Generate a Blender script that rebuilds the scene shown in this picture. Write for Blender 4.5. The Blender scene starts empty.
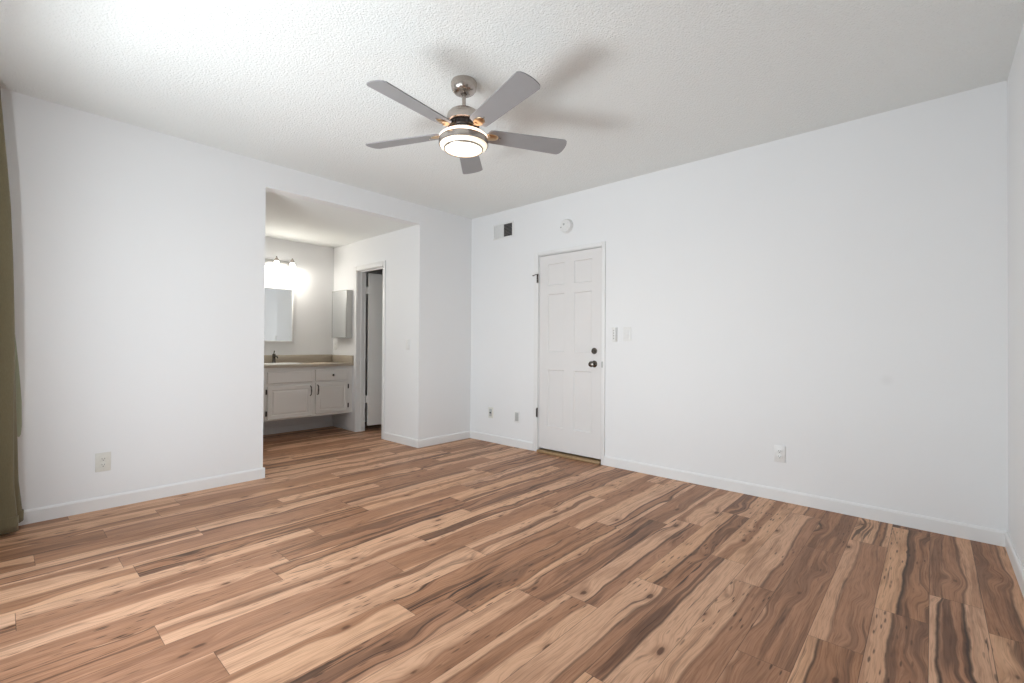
import bpy, bmesh, math, random
from mathutils import Vector, Matrix
random.seed(7)
R = math.radians
scn = bpy.context.scene
COL = scn.collection

# ------------------------------------------------------------------ camera
YAW, PIT, ROL, FPX, CH = 0.7361, 0.0079, 0.0063, 464.35, 1.1019
cd = bpy.data.cameras.new('camera'); cam = bpy.data.objects.new('camera', cd); COL.objects.link(cam)
f = Vector((math.cos(YAW)*math.cos(PIT), math.sin(YAW)*math.cos(PIT), math.sin(PIT)))
r0 = Vector((math.sin(YAW), -math.cos(YAW), 0)); u0 = r0.cross(f)
r1 = r0*math.cos(ROL)+u0*math.sin(ROL); u1 = -r0*math.sin(ROL)+u0*math.cos(ROL)
cam.matrix_world = Matrix(((r1.x, u1.x, -f.x, 0), (r1.y, u1.y, -f.y, 0), (r1.z, u1.z, -f.z, CH), (0, 0, 0, 1)))
cd.sensor_fit = 'HORIZONTAL'; cd.sensor_width = 36.0; cd.lens = FPX/1024*36.0
cd.clip_start = 0.02; cd.clip_end = 200
scn.camera = cam

# ------------------------------------------------------------------ world, daylight, exposure
w = bpy.data.worlds.new('sky'); scn.world = w; w.use_nodes = True
wn = w.node_tree; bgn = wn.nodes['Background']
sky = wn.nodes.new('ShaderNodeTexSky')
try:
    sky.sky_type = 'NISHITA'; sky.sun_disc = False; sky.sun_elevation = R(40); sky.sun_rotation = R(100)
except Exception:
    pass
wn.links.new(sky.outputs[0], bgn.inputs[0]); bgn.inputs[1].default_value = 0.25

def area(name, loc, rot, sx, sy, power, color):
    l = bpy.data.lights.new(name, 'AREA'); l.shape = 'RECTANGLE'; l.size = sx; l.size_y = sy
    l.energy = power; l.color = color
    o = bpy.data.objects.new(name, l); o.location = loc; o.rotation_euler = rot; COL.objects.link(o); return o
# lamp added outside the glass to lift the ceiling, like sunlit patio bounce
area('patio_uplight_fill', (-1.15, 2.2, 0.02), (0, R(-145), 0), 1.6, 3.0, 270, (0.90, 0.965, 1.0))
# daylight coming in through the glazed patio door in the window wall
area('daylight_sky', (-1.25, 2.2, 1.0), (0, R(-90), 0), 2.3, 2.6, 125, (0.82, 0.925, 1.0))
area('daylight_patio_bounce', (-0.40, 2.2, 0.95), (0, R(-104), 0), 0.50, 0.50, 52, (0.93, 0.965, 1.0))

vs = scn.view_settings
scn.display_settings.display_device = 'sRGB'
vs.view_transform = 'Standard'; vs.look = 'None'; vs.gamma = 1.0; vs.use_curve_mapping = False
vs.exposure = -0.80

# ------------------------------------------------------------------ dimensions
H = 2.6; YL = 4.0745; XR = 3.7672; YR = -0.31; SO = 2.3953; XP = 3.0152; YB = 5.9795; XJ = 1.4615
XW = -0.22; T = 0.12; XA = 1.20; XT = 4.35

# ------------------------------------------------------------------ node helpers
def new_mat(name):
    m = bpy.data.materials.new(name); m.use_nodes = True
    nt = m.node_tree; return m, nt, nt.nodes['Principled BSDF']
def nd(nt, t, **k):
    n = nt.nodes.new(t)
    for a, v in k.items():
        setattr(n, a, v)
    return n
def lk(nt, a, b): nt.links.new(a, b)
def val(nt, sock, v):
    if isinstance(v, (int, float)): sock.default_value = v
    elif isinstance(v, (tuple, list)): sock.default_value = v
    else: nt.links.new(v, sock)
def mth(nt, op, a, b=None, c=None, clamp=False):
    n = nt.nodes.new('ShaderNodeMath'); n.operation = op; n.use_clamp = clamp
    val(nt, n.inputs[0], a)
    if b is not None: val(nt, n.inputs[1], b)
    if c is not None: val(nt, n.inputs[2], c)
    return n.outputs[0]
def sstep(nt, x, a, b, lo=0.0, hi=1.0):
    n = nt.nodes.new('ShaderNodeMapRange'); n.interpolation_type = 'SMOOTHSTEP'
    val(nt, n.inputs[0], x); val(nt, n.inputs[1], a); val(nt, n.inputs[2], b)
    n.inputs[3].default_value = lo; n.inputs[4].default_value = hi
    return n.outputs[0]
def mixc(nt, fac, a, b, mode='MIX'):
    n = nt.nodes.new('ShaderNodeMix'); n.data_type = 'RGBA'; n.blend_type = mode
    val(nt, n.inputs[0], fac)
    for s, v in ((n.inputs[6], a), (n.inputs[7], b)):
        if isinstance(v, tuple): s.default_value = (v[0], v[1], v[2], 1)
        else: nt.links.new(v, s)
    return n.outputs[2]
def comb(nt, x, y, z=0.0):
    n = nt.nodes.new('ShaderNodeCombineXYZ')
    val(nt, n.inputs[0], x); val(nt, n.inputs[1], y); val(nt, n.inputs[2], z); return n.outputs[0]
def noise(nt, vec, scale, detail=3, rough=0.5, dist=0.0):
    n = nt.nodes.new('ShaderNodeTexNoise')
    n.inputs['Scale'].default_value = scale; n.inputs['Detail'].default_value = detail
    n.inputs['Roughness'].default_value = rough; n.inputs['Distortion'].default_value = dist
    nt.links.new(vec, n.inputs['Vector']); return n.outputs[0]
def bump(nt, h, strength, dist, bsdf):
    b = nt.nodes.new('ShaderNodeBump'); b.inputs['Strength'].default_value = strength
    b.inputs['Distance'].default_value = dist; nt.links.new(h, b.inputs['Height'])
    nt.links.new(b.outputs[0], bsdf.inputs['Normal'])
def srgb(r, g, b):
    c = lambda v: (v/255/12.92) if v/255 <= 0.04045 else ((v/255+0.055)/1.055)**2.4
    return (c(r), c(g), c(b))

def paint(name, col, rough=0.55, nscale=120, nstr=0.05, var=0.012):
    m, nt, b = new_mat(name)
    tc = nd(nt, 'ShaderNodeTexCoord'); v = tc.outputs['Object']
    n1 = noise(nt, v, nscale, 3); n2 = noise(nt, v, 2.0, 2)
    c2 = tuple(x*(1-var*4) for x in col)
    lk(nt, mixc(nt, n2, col, c2), b.inputs['Base Color'])
    b.inputs['Roughness'].default_value = rough
    bump(nt, n1, nstr, 0.002, b)
    return m
def plain(name, col, rough=0.5, metal=0.0, grain=None, gstr=0.03, spec=0.5, var=0.06):
    m, nt, b = new_mat(name)
    tc = nd(nt, 'ShaderNodeTexCoord'); v = tc.outputs['Object']
    mp = nd(nt, 'ShaderNodeMapping'); lk(nt, v, mp.inputs[0]); mp.inputs['Scale'].default_value = grain or (60, 60, 60)
    n1 = noise(nt, mp.outputs[0], 1.0, 3)
    lk(nt, mixc(nt, n1, tuple(x*(1-var) for x in col), tuple(min(1, x*(1+var)) for x in col)), b.inputs['Base Color'])
    b.inputs['Roughness'].default_value = rough; b.inputs['Metallic'].default_value = metal
    b.inputs['Specular IOR Level'].default_value = spec
    bump(nt, n1, gstr, 0.001, b)
    return m
def glow(name, col, strength, base=(0.9, 0.88, 0.82)):
    m, nt, b = new_mat(name)
    tc = nd(nt, 'ShaderNodeTexCoord')
    n1 = noise(nt, tc.outputs['Object'], 30, 2)
    lk(nt, mixc(nt, n1, base, tuple(x*0.97 for x in base)), b.inputs['Base Color'])
    b.inputs['Roughness'].default_value = 0.35
    b.inputs['Emission Color'].default_value = (*col, 1); b.inputs['Emission Strength'].default_value = strength
    return m

M = {}
# wall paint, with a few faint scuffs
def wall_mat():
    m, nt, b = new_mat('wall_paint')
    tc = nd(nt, 'ShaderNodeTexCoord'); v = tc.outputs['Object']
    n1 = noise(nt, v, 90, 4); n2 = noise(nt, v, 1.6, 2)
    base = mixc(nt, n2, (0.865, 0.87, 0.875), (0.845, 0.85, 0.855))
    g = nd(nt, 'ShaderNodeVectorMath', operation='DISTANCE'); lk(nt, v, g.inputs[0]); g.inputs[1].default_value = (XR, 0.215, 0.895)
    sc = sstep(nt, g.outputs['Value'], 0.0, 0.05, 0.10, 0.0)
    lk(nt, mixc(nt, sc, base, (0.45, 0.44, 0.42)), b.inputs['Base Color'])
    b.inputs['Roughness'].default_value = 0.6; b.inputs['Specular IOR Level'].default_value = 0.3
    bump(nt, n1, 0.08, 0.002, b); return m
M['wall'] = wall_mat()
M['trim'] = paint('trim_paint', (0.86, 0.86, 0.855), 0.38, 60, 0.03)
M['door'] = paint('door_paint', (0.80, 0.785, 0.775), 0.40, 60, 0.03)
M['cab'] = paint('cabinet_paint', (0.80, 0.785, 0.755), 0.40, 60, 0.04)
def ceil_mat(name, strength, dist):
    m, nt, b = new_mat(name)
    tc = nd(nt, 'ShaderNodeTexCoord'); v = tc.outputs['Object']
    vo = nd(nt, 'ShaderNodeTexVoronoi', feature='SMOOTH_F1'); vo.inputs['Scale'].default_value = 110; lk(nt, v, vo.inputs['Vector'])
    n1 = noise(nt, v, 80, 4, 0.7); n2 = noise(nt, v, 140, 2)
    h = mth(nt, 'ADD', mth(nt, 'MULTIPLY', mth(nt, 'SUBTRACT', 0.8, vo.outputs[0]), 0.7), mth(nt, 'ADD', n1, mth(nt, 'MULTIPLY', n2, 0.3)))
    b.inputs['Base Color'].default_value = (0.83, 0.83, 0.815, 1)
    n3 = noise(nt, v, 1.2, 2)
    lk(nt, mixc(nt, n3, (0.88, 0.90, 0.885), (0.865, 0.885, 0.87)), b.inputs['Base Color'])
    b.inputs['Roughness'].default_value = 0.9; b.inputs['Specular IOR Level'].default_value = 0.1
    bump(nt, h, strength, dist, b); return m
M['ceil'] = ceil_mat('popcorn_ceiling', 0.75, 0.006)
M['ceil2'] = ceil_mat('fine_textured_ceiling', 0.4, 0.003)
M['nickel'] = plain('brushed_nickel', (0.50, 0.45, 0.41), 0.26, 1.0, (40, 40, 400), 0.03)
M['nickel_dark'] = plain('dark_vent_metal', (0.06, 0.05, 0.045), 0.45, 0.6)
M['bronze'] = plain('antique_pewter', (0.14, 0.125, 0.11), 0.25, 1.0)
M['iron'] = plain('blade_iron_brass', (0.62, 0.44, 0.27), 0.32, 1.0)
M['blade'] = plain('silver_grey_blade', srgb(150, 149, 150), 0.42, 0.0, (8, 8, 8), 0.02)
M['hingeblk'] = plain('dark_hinge', (0.07, 0.06, 0.055), 0.4, 0.8)
M['almond'] = plain('almond_plastic', (0.76, 0.755, 0.70), 0.35)
M['white'] = plain('white_plastic', (0.82, 0.82, 0.81), 0.35)
M['greyp'] = plain('grey_plate', (0.50, 0.51, 0.50), 0.4)
M['slot'] = plain('slot_dark', (0.05, 0.05, 0.05), 0.6)
M['ventbrown'] = plain('vent_louver_shade', (0.30, 0.27, 0.255), 0.7)
M['slotgrey'] = plain('slot_grey', (0.30, 0.29, 0.27), 0.6)
M['counter'] = plain('beige_laminate', srgb(180, 169, 153), 0.35, 0.0, (260, 260, 260), 0.0, var=0.10)
M['porcelain'] = plain('white_porcelain', (0.86, 0.85, 0.82), 0.12)
M['sheetmetal'] = plain('brushed_steel_frame', (0.55, 0.55, 0.54), 0.35, 1.0)
M['brass'] = plain('worn_brass_threshold', (0.36, 0.235, 0.12), 0.5, 0.0, (5, 90, 60), 0.25, var=0.35)
M['glassglow'] = glow('lit_frosted_glass', (1.0, 0.84, 0.62), 1.7)
M['glassup'] = glow('lit_upper_glass', (1.0, 0.72, 0.56), 3.5)
M['diffglow'] = glow('lit_frosted_lens', (1.0, 0.92, 0.76), 3.2)
M['vanityglow'] = glow('lit_vanity_shade', (1.0, 0.97, 0.92), 5.0)
M['ext'] = plain('patio_concrete', (0.5, 0.48, 0.45), 0.9)
m, nt, b = new_mat('mirror_glass'); b.inputs['Metallic'].default_value = 1; b.inputs['Roughness'].default_value = 0.02
b.inputs['Base Color'].default_value = (0.82, 0.84, 0.84, 1); M['mirror'] = m
m, nt, b = new_mat('window_glass')
tr = nd(nt, 'ShaderNodeBsdfTransparent'); gl = nd(nt, 'ShaderNodeBsdfGlossy'); gl.inputs['Roughness'].default_value = 0.02
mx = nd(nt, 'ShaderNodeMixShader'); mx.inputs[0].default_value = 0.06
lk(nt, tr.outputs[0], mx.inputs[1]); lk(nt, gl.outputs[0], mx.inputs[2]); lk(nt, mx.outputs[0], nt.nodes['Material Output'].inputs[0]); M['glass'] = m
def cloth_mat():
    m, nt, b = new_mat('sage_curtain_cloth')
    tc = nd(nt, 'ShaderNodeTexCoord'); v = tc.outputs['Object']
    mp = nd(nt, 'ShaderNodeMapping'); lk(nt, v, mp.inputs[0]); mp.inputs['Scale'].default_value = (350, 350, 60)
    n1 = noise(nt, mp.outputs[0], 1, 3)
    lk(nt, mixc(nt, n1, srgb(104, 96, 72), srgb(124, 115, 88)), b.inputs['Base Color'])
    b.inputs['Roughness'].default_value = 0.85; b.inputs['Sheen Weight'].default_value = 0.2
    bump(nt, n1, 0.15, 0.001, b); return m
M['cloth'] = cloth_mat()
M['clothlight'] = plain('lit_fold_cloth', srgb(178, 184, 160), 0.85)  # light on a curtain fold put into a paler cloth colour

# ---- rustic wood floor: every plank carries its own tone, heartwood place and seed
def floor_mat():
    m, nt, b = new_mat('rustic_plank_floor')
    uv = nd(nt, 'ShaderNodeUVMap', uv_map='plank'); s = nd(nt, 'ShaderNodeSeparateXYZ'); lk(nt, uv.outputs[0], s.inputs[0])
    u, v = s.outputs[0], s.outputs[1]                    # metres along, metres across
    A = nd(nt, 'ShaderNodeAttribute', attribute_name='pa'); sa = nd(nt, 'ShaderNodeSeparateColor'); lk(nt, A.outputs['Color'], sa.inputs[0])
    B = nd(nt, 'ShaderNodeAttribute', attribute_name='pb'); sb = nd(nt, 'ShaderNodeSeparateColor'); lk(nt, B.outputs['Color'], sb.inputs[0])
    seed = mth(nt, 'MULTIPLY', sa.outputs[0], 97.0)
    cpos = mth(nt, 'MULTIPLY', sa.outputs[1], 0.172)       # heartwood centre
    hw = mth(nt, 'MULTIPLY', sa.outputs[2], 0.172)         # heartwood half width
    tone = sb.outputs[0]; dark = sb.outputs[1]; warm = sb.outputs[2]
    # knots push the grain aside
    kv = comb(nt, mth(nt, 'ADD', mth(nt, 'MULTIPLY', u, 2.0), mth(nt, 'MULTIPLY', seed, 7.3)), mth(nt, 'ADD', mth(nt, 'MULTIPLY', v, 4.6), mth(nt, 'MULTIPLY', seed, 3.1)))
    vor = nd(nt, 'ShaderNodeTexVoronoi', voronoi_dimensions='2D'); vor.inputs['Scale'].default_value = 1.0; lk(nt, kv, vor.inputs['Vector'])
    kd = vor.outputs['Distance']
    push = mth(nt, 'MULTIPLY', sstep(nt, kd, 0.04, 0.32, 1.0, 0.0), 0.026)
    n_slow = noise(nt, comb(nt, mth(nt, 'MULTIPLY', u, 1.3), mth(nt, 'MULTIPLY', v, 3.0), seed), 1.0, 3, 0.5)
    n_mid = noise(nt, comb(nt, mth(nt, 'MULTIPLY', u, 7.0), mth(nt, 'MULTIPLY', v, 20.0), seed), 1.0, 4, 0.65)
    vw = mth(nt, 'ADD', v, mth(nt, 'MULTIPLY', mth(nt, 'SUBTRACT', n_slow, 0.5), 0.085))
    vw = mth(nt, 'ADD', vw, mth(nt, 'MULTIPLY', mth(nt, 'SUBTRACT', n_mid, 0.5), 0.009))
    vw = mth(nt, 'ADD', vw, push)
    d = mth(nt, 'ABSOLUTE', mth(nt, 'SUBTRACT', vw, cpos))
    heart = sstep(nt, mth(nt, 'SUBTRACT', d, hw), -0.006, 0.010, 1.0, 0.0)
    edge = mth(nt, 'MULTIPLY', sstep(nt, mth(nt, 'ABSOLUTE', mth(nt, 'SUBTRACT', d, hw)), 0.0, 0.010, 1.0, 0.0), dark)
    # grain
    grain = noise(nt, comb(nt, mth(nt, 'MULTIPLY', u, 3.0), mth(nt, 'MULTIPLY', vw, 95.0), seed), 1.0, 5, 0.65, 0.4)
    band = noise(nt, comb(nt, mth(nt, 'MULTIPLY', u, 1.0), mth(nt, 'MULTIPLY', vw, 26.0), seed), 1.0, 3, 0.5, 0.3)
    fine = noise(nt, comb(nt, mth(nt, 'MULTIPLY', u, 9.0), mth(nt, 'MULTIPLY', vw, 230.0), seed), 1.0, 2, 0.5)
    sap = mixc(nt, grain, FC['sap_hi'], FC['sap_lo'])
    sap = mixc(nt, mth(nt, 'MULTIPLY', tone, 0.55), sap, FC['mid_hi'])
    hrt = mixc(nt, grain, FC['mid_hi'], FC['mid_lo'])
    hrt = mixc(nt, mth(nt, 'MULTIPLY', sstep(nt, band, 0.47, 0.60), mth(nt, 'ADD', 0.15, mth(nt, 'MULTIPLY', dark, 0.6))), hrt, FC['dark'])
    col = mixc(nt, heart, sap, hrt)
    bandsap = mth(nt, 'MULTIPLY', sstep(nt, band, 0.50, 0.66), 0.35)
    col = mixc(nt, mth(nt, 'MULTIPLY', bandsap, mth(nt, 'SUBTRACT', 1.0, heart)), col, FC['mid_lo'])
    col = mixc(nt, mth(nt, 'MULTIPLY', edge, 0.85), col, FC['vdark'])
    # dark mineral streaks and cracks, long and thin
    st = noise(nt, comb(nt, mth(nt, 'MULTIPLY', u, 1.3), mth(nt, 'MULTIPLY', vw, 34.0), mth(nt, 'ADD', seed, 31.7)), 1.0, 3, 0.6, 0.5)
    stm = mth(nt, 'MULTIPLY', sstep(nt, st, 0.60, 0.69), mth(nt, 'ADD', 0.20, mth(nt, 'MULTIPLY', dark, 0.75)))
    col = mixc(nt, stm, col, FC['vdark'])
    # knots and pinholes
    kn_on = sstep(nt, mth(nt, 'FRACT', mth(nt, 'MULTIPLY', vor.outputs['Color'], 1.0)), 0.35, 0.45)
    kn = mth(nt, 'MULTIPLY', sstep(nt, mth(nt, 'ADD', kd, mth(nt, 'MULTIPLY', mth(nt, 'SUBTRACT', n_mid, 0.5), 0.14)), 0.015, 0.055, 0.95, 0.0), kn_on)
    col = mixc(nt, kn, col, FC['vdark'])
    halo = mth(nt, 'MULTIPLY', sstep(nt, kd, 0.03, 0.16, 0.45, 0.0), kn_on)
    col = mixc(nt, halo, col, FC['mid_lo'])
    v2 = nd(nt, 'ShaderNodeTexVoronoi', voronoi_dimensions='2D'); v2.inputs['Scale'].default_value = 1.0
    lk(nt, comb(nt, mth(nt, 'ADD', mth(nt, 'MULTIPLY', u, 6.0), mth(nt, 'MULTIPLY', seed, 5.7)), mth(nt, 'ADD', mth(nt, 'MULTIPLY', v, 38.0), seed)), v2.inputs['Vector'])
    pin = mth(nt, 'MULTIPLY', sstep(nt, mth(nt, 'ADD', v2.outputs['Distance'], mth(nt, 'MULTIPLY', mth(nt, 'SUBTRACT', n_mid, 0.5), 0.3)), 0.05, 0.17, 0.75, 0.0), sstep(nt, n_slow, 0.50, 0.62))
    col = mixc(nt, pin, col, FC['vdark'])
    # plank to plank warmth, fine pores
    col = mixc(nt, mth(nt, 'MULTIPLY', warm, 0.35), col, mixc(nt, 1.0, col, (1.0, 0.90, 0.66), 'MULTIPLY'))
    col = mixc(nt, mth(nt, 'MULTIPLY', sstep(nt, fine, 0.45, 0.68), 0.48), col, mixc(nt, 1.0, col, (0.55, 0.50, 0.46), 'MULTIPLY'))
    # smoky patches along the board
    smk = noise(nt, comb(nt, mth(nt, 'MULTIPLY', u, 2.6), mth(nt, 'MULTIPLY', vw, 11.0), mth(nt, 'ADD', seed, 12.3)), 1.0, 3, 0.6)
    col = mixc(nt, mth(nt, 'MULTIPLY', sstep(nt, smk, 0.50, 0.68), 0.60), col, mixc(nt, 1.0, col, (0.66, 0.60, 0.56), 'MULTIPLY'))
    # seams
    e1 = mth(nt, 'MINIMUM', v, mth(nt, 'SUBTRACT', 0.172, v))
    U0 = nd(nt, 'ShaderNodeAttribute', attribute_name='pl'); su = nd(nt, 'ShaderNodeSeparateColor'); lk(nt, U0.outputs['Color'], su.inputs[0])
    ul = mth(nt, 'MULTIPLY', su.outputs[0], 10.0)
    e2 = mth(nt, 'MINIMUM', mth(nt, 'ABSOLUTE', mth(nt, 'SUBTRACT', u, ul)), mth(nt, 'ABSOLUTE', mth(nt, 'SUBTRACT', mth(nt, 'ADD', ul, 1.2), u)))
    ee = mth(nt, 'MINIMUM', e1, e2)
    gap = sstep(nt, ee, 0.0003, 0.0016, 0.75, 0.0)
    col = mixc(nt, gap, col, (0.05, 0.03, 0.02))
    lk(nt, col, b.inputs['Base Color'])
    val(nt, b.inputs['Roughness'], mth(nt, 'ADD', 0.36, mth(nt, 'MULTIPLY', grain, 0.14)))
    b.inputs['Specular IOR Level'].default_value = 0.22
    h = mth(nt, 'SUBTRACT', mth(nt, 'MULTIPLY', grain, 0.25), gap)
    bump(nt, h, 0.35, 0.0012, b)
    return m
FC = dict(sap_hi=srgb(232, 191, 160), sap_lo=srgb(204, 157, 125), mid_hi=srgb(202, 154, 122), mid_lo=srgb(142, 99, 73),
          dark=srgb(92, 64, 50), vdark=srgb(50, 35, 28))
M['floor'] = floor_mat()

# ------------------------------------------------------------------ mesh helpers
def box(bm, x0, x1, y0, y1, z0, z1, bev=0.0, seg=2):
    vs_ = [bm.verts.new((x, y, z)) for x in (x0, x1) for y in (y0, y1) for z in (z0, z1)]
    fs = [(0, 1, 3, 2), (4, 6, 7, 5), (0, 4, 5, 1), (2, 3, 7, 6), (0, 2, 6, 4), (1, 5, 7, 3)]
    faces = [bm.faces.new([vs_[i] for i in q]) for q in fs]
    if bev > 0:
        es = list({e for fc in faces for e in fc.edges})
        bmesh.ops.bevel(bm, geom=es, offset=bev, segments=seg, profile=0.5, affect='EDGES')
def lathe(bm, prof, n=40, mat=None, sx=1.0, sy=1.0, flip=False):
    """revolve (r, z) pairs about Z; ends at r=0 are closed"""
    mat = mat or Matrix()
    rings = []
    for (r, z) in prof:
        if r < 1e-6:
            rings.append([bm.verts.new(mat @ Vector((0, 0, z)))])
        else:
            rings.append([bm.verts.new(mat @ Vector((r*sx*math.cos(2*math.pi*k/n), r*sy*math.sin(2*math.pi*k/n), z))) for k in range(n)])
    for a, b_ in zip(rings, rings[1:]):
        for k in range(n):
            k2 = (k+1) % n
            q = []
            if len(a) == 1 and len(b_) == 1: continue
            if len(a) == 1: q = [a[0], b_[k2], b_[k]]
            elif len(b_) == 1: q = [a[k], a[k2], b_[0]]
            else: q = [a[k], a[k2], b_[k2], b_[k]]
            bm.faces.new(q)
def tube(bm, pts, r, n=12, caps=True):
    pts = [Vector(p) for p in pts]; rings = []
    for i, p in enumerate(pts):
        t = (pts[min(i+1, len(pts)-1)] - pts[max(i-1, 0)]).normalized()
        up = Vector((0, 0, 1)) if abs(t.z) < 0.9 else Vector((1, 0, 0))
        a = t.cross(up).normalized(); c = a.cross(t)
        rr = r[i] if isinstance(r, (list, tuple)) else r
        rings.append([bm.verts.new(p + a*rr*math.cos(2*math.pi*k/n) + c*rr*math.sin(2*math.pi*k/n)) for k in range(n)])
    for a, b_ in zip(rings, rings[1:]):
        for k in range(n): bm.faces.new([a[k], a[(k+1) % n], b_[(k+1) % n], b_[k]])
    if caps:
        bm.faces.new(rings[0][::-1]); bm.faces.new(rings[-1])
def obj(name, bm, m, parent=None, smooth=False, loc=None):
    bmesh.ops.recalc_face_normals(bm, faces=bm.faces)
    me = bpy.data.meshes.new(name); bm.to_mesh(me); bm.free()
    me.materials.append(M[m] if isinstance(m, str) else m)
    o = bpy.data.objects.new(name, me); COL.objects.link(o)
    if parent: o.parent = parent
    if loc: o.location = loc
    if smooth:
        for p in me.polygons: p.use_smooth = True
        try:
            me.set_sharp_from_angle(angle=R(38))
        except Exception: pass
    return o
def B(): return bmesh.new()
def bxo(name, m, parent, *a, bev=0.0, **k):
    bm = B(); box(bm, *a, bev=bev); return obj(name, bm, m, parent, smooth=bev > 0, **k)
def thing(name, label, cat, loc=(0, 0, 0), rot=(0, 0, 0), group=None):
    o = bpy.data.objects.new(name, None); COL.objects.link(o); o.location = loc; o.rotation_euler = rot
    o.empty_display_size = 0.1
    o['label'] = label; o['category'] = cat
    if group: o['group'] = group
    return o
def struct(o, label=None, cat=None):
    o['kind'] = 'structure'
    if label: o['label'] = label
    if cat: o['category'] = cat
    return o

# ================================================================== THE ROOM
# ---- floor, plank by plank in one mesh
PW, Y0, PL = 0.172, -0.16, 1.2
known = {0: 2.80, 1: 2.50, 2: 2.09, 3: 3.01, 4: 3.55, 5: 2.54, 6: 2.05, 7: 2.9, 8: 1.585, 9: 1.32, 10: 2.35, 11: 1.725,
         12: 1.33, 13: 1.616, 14: 0.9, 15: 2.2, 16: 1.254, 17: 0.455, 18: 1.62, 19: 0.80, 20: 1.33, 21: 0.42, 22: 1.9, 23: 0.84, 24: 1.5}
# hand-set planks (row, index from joint) -> centre, half width, tone, dark, warm
bm = B(); uvl = bm.loops.layers.uv.new('plank')
la = bm.loops.layers.float_color.new('pa'); lb = bm.loops.layers.float_color.new('pb'); lp = bm.loops.layers.float_color.new('pl')
FX0, FX1, FY0, FY1 = XW-T, XT+T, YR-T, YB+T
special = {(3, -1): (0.45, 0.60, 0.9, 0.45, 0.1), (2, 0): (0.20, 0.46, 0.9, 0.35, 0.1), (1, 0): (0.25, 0.30, 0.2, 1.0, 0.9), (1, -1): (0.25, 0.42, 0.6, 0.8, 0.2),
           (0, 0): (0.80, 0.50, 0.9, 0.5, 0.4), (0, -1): (0.62, 0.22, 0.1, 1.0, 0.1), (4, -1): (0.1, 0.22, 0.3, 0.5, 0.0), (5, -1): (0.9, 0.3, 0.2, 0.9, 0.0),
           (-1, -1): (0.6, 0.7, 1.0, 0.7, 0.4), (-1, 0): (0.6, 0.7, 1.0, 0.6, 0.6)}
rows = range(int(math.floor((FY0-Y0)/PW)), int(math.ceil((FY1-Y0)/PW)))
for rw in rows:
    off = known.get(rw, random.uniform(0, 1.2))
    ya, yb = max(FY0, Y0+rw*PW), min(FY1, Y0+(rw+1)*PW)
    k0 = int(math.floor((FX0-off)/PL))
    k = k0
    while off+k*PL < FX1:
        u0_ = off+k*PL; xa, xb = max(FX0, u0_), min(FX1, u0_+PL)
        if xb-xa < 1e-4: k += 1; continue
        rnd = random.Random(rw*131+k*17+5)
        t = rnd.random()
        if t < 0.34: c, hwid, tone = rnd.uniform(0.0, 1.0), rnd.uniform(0.08, 0.22), rnd.uniform(0, 0.3)
        elif t < 0.72: c, hwid, tone = rnd.choice([rnd.uniform(-0.05, 0.35), rnd.uniform(0.65, 1.05)]), rnd.uniform(0.28, 0.50), rnd.uniform(0.1, 0.6)
        else: c, hwid, tone = rnd.uniform(0.3, 0.7), rnd.uniform(0.45, 0.65), rnd.uniform(0.5, 1.0)
        dk = rnd.random()**1.4; wm = rnd.random()*0.8
        if (rw, k) in special: c, hwid, tone, dk, wm = special[(rw, k)]
        sd = rnd.random()
        vts = [bm.verts.new((x, y, 0)) for x, y in ((xa, ya), (xb, ya), (xb, yb), (xa, yb))]
        fc = bm.faces.new(vts)
        for lpz in fc.loops:
            co = lpz.vert.co
            lpz[uvl].uv = (co.x, co.y-(Y0+rw*PW))
            lpz[la] = (sd, max(0, c), hwid, 1); lpz[lb] = (tone, dk, wm, 1); lpz[lp] = ((u0_)/10.0, 0, 0, 1)
        k += 1
me = bpy.data.meshes.new('floor'); bm.to_mesh(me); bm.free(); me.materials.append(M['floor'])
fl = bpy.data.objects.new('floor', me); COL.objects.link(fl); struct(fl)

# ---- ceilings
bm = B(); box(bm, FX0, XR+T, YR-T, YL+T, H, H+0.12); struct(obj('ceiling', bm, 'ceil'))
bm = B(); box(bm, XA-T, XT+T, YL+T, YB+T, SO, SO+0.12); struct(obj('ceiling.001', bm, 'ceil2'))

# ---- walls
bm = B()
box(bm, XW-T, XJ, YL, YL+T, 0, H); box(bm, XJ, XP, YL, YL+T, SO, H); box(bm, XP, XR, YL, YL+T, 0, H)
struct(obj('wall_left', bm, 'wall'))
DY0, DY1, DZ = 2.275, 3.045, 2.04          # entry door opening
bm = B()
box(bm, XR, XR+T, YR-T, DY0, 0, H); box(bm, XR, XR+T, DY0, DY1, DZ, H); box(bm, XR, XR+T, DY1, YL+T, 0, H)
struct(obj('wall_right', bm, 'wall'))
bm = B(); box(bm, XW-T, XR, YR-T, YR, 0, H); struct(obj('wall_front', bm, 'wall'))
WY0, WY1, WZ = 1.15, 3.25, 2.05            # patio door opening
bm = B()
box(bm, XW-T, XW, YR, WY0, 0, H); box(bm, XW-T, XW, WY0, WY1, WZ, H); box(bm, XW-T, XW, WY1, YL, 0, H)
struct(obj('wall_window', bm, 'wall'))
AY0, AY1, AZ = 4.765, 5.372, 2.035         # inner door opening
bm = B()
box(bm, XP, XP+T, YL+T, AY0, 0, SO); box(bm, XP, XP+T, AY0, AY1, AZ, SO); box(bm, XP, XP+T, AY1, YB, 0, SO)
struct(obj('wall_alcove_right', bm, 'wall'))
bm = B(); box(bm, XA-T, XT+T, YB, YB+T, 0, SO); struct(obj('wall_back', bm, 'wall'))
bm = B(); box(bm, XA-T, XA, YL+T, YB, 0, SO); struct(obj('wall_alcove_left', bm, 'wall'))
bm = B(); box(bm, XT, XT+T, YL+T, YB, 0, SO); box(bm, XR+T, XT, YL, YL+T, 0, SO); struct(obj('wall_inner_room', bm, 'wall'))

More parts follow.
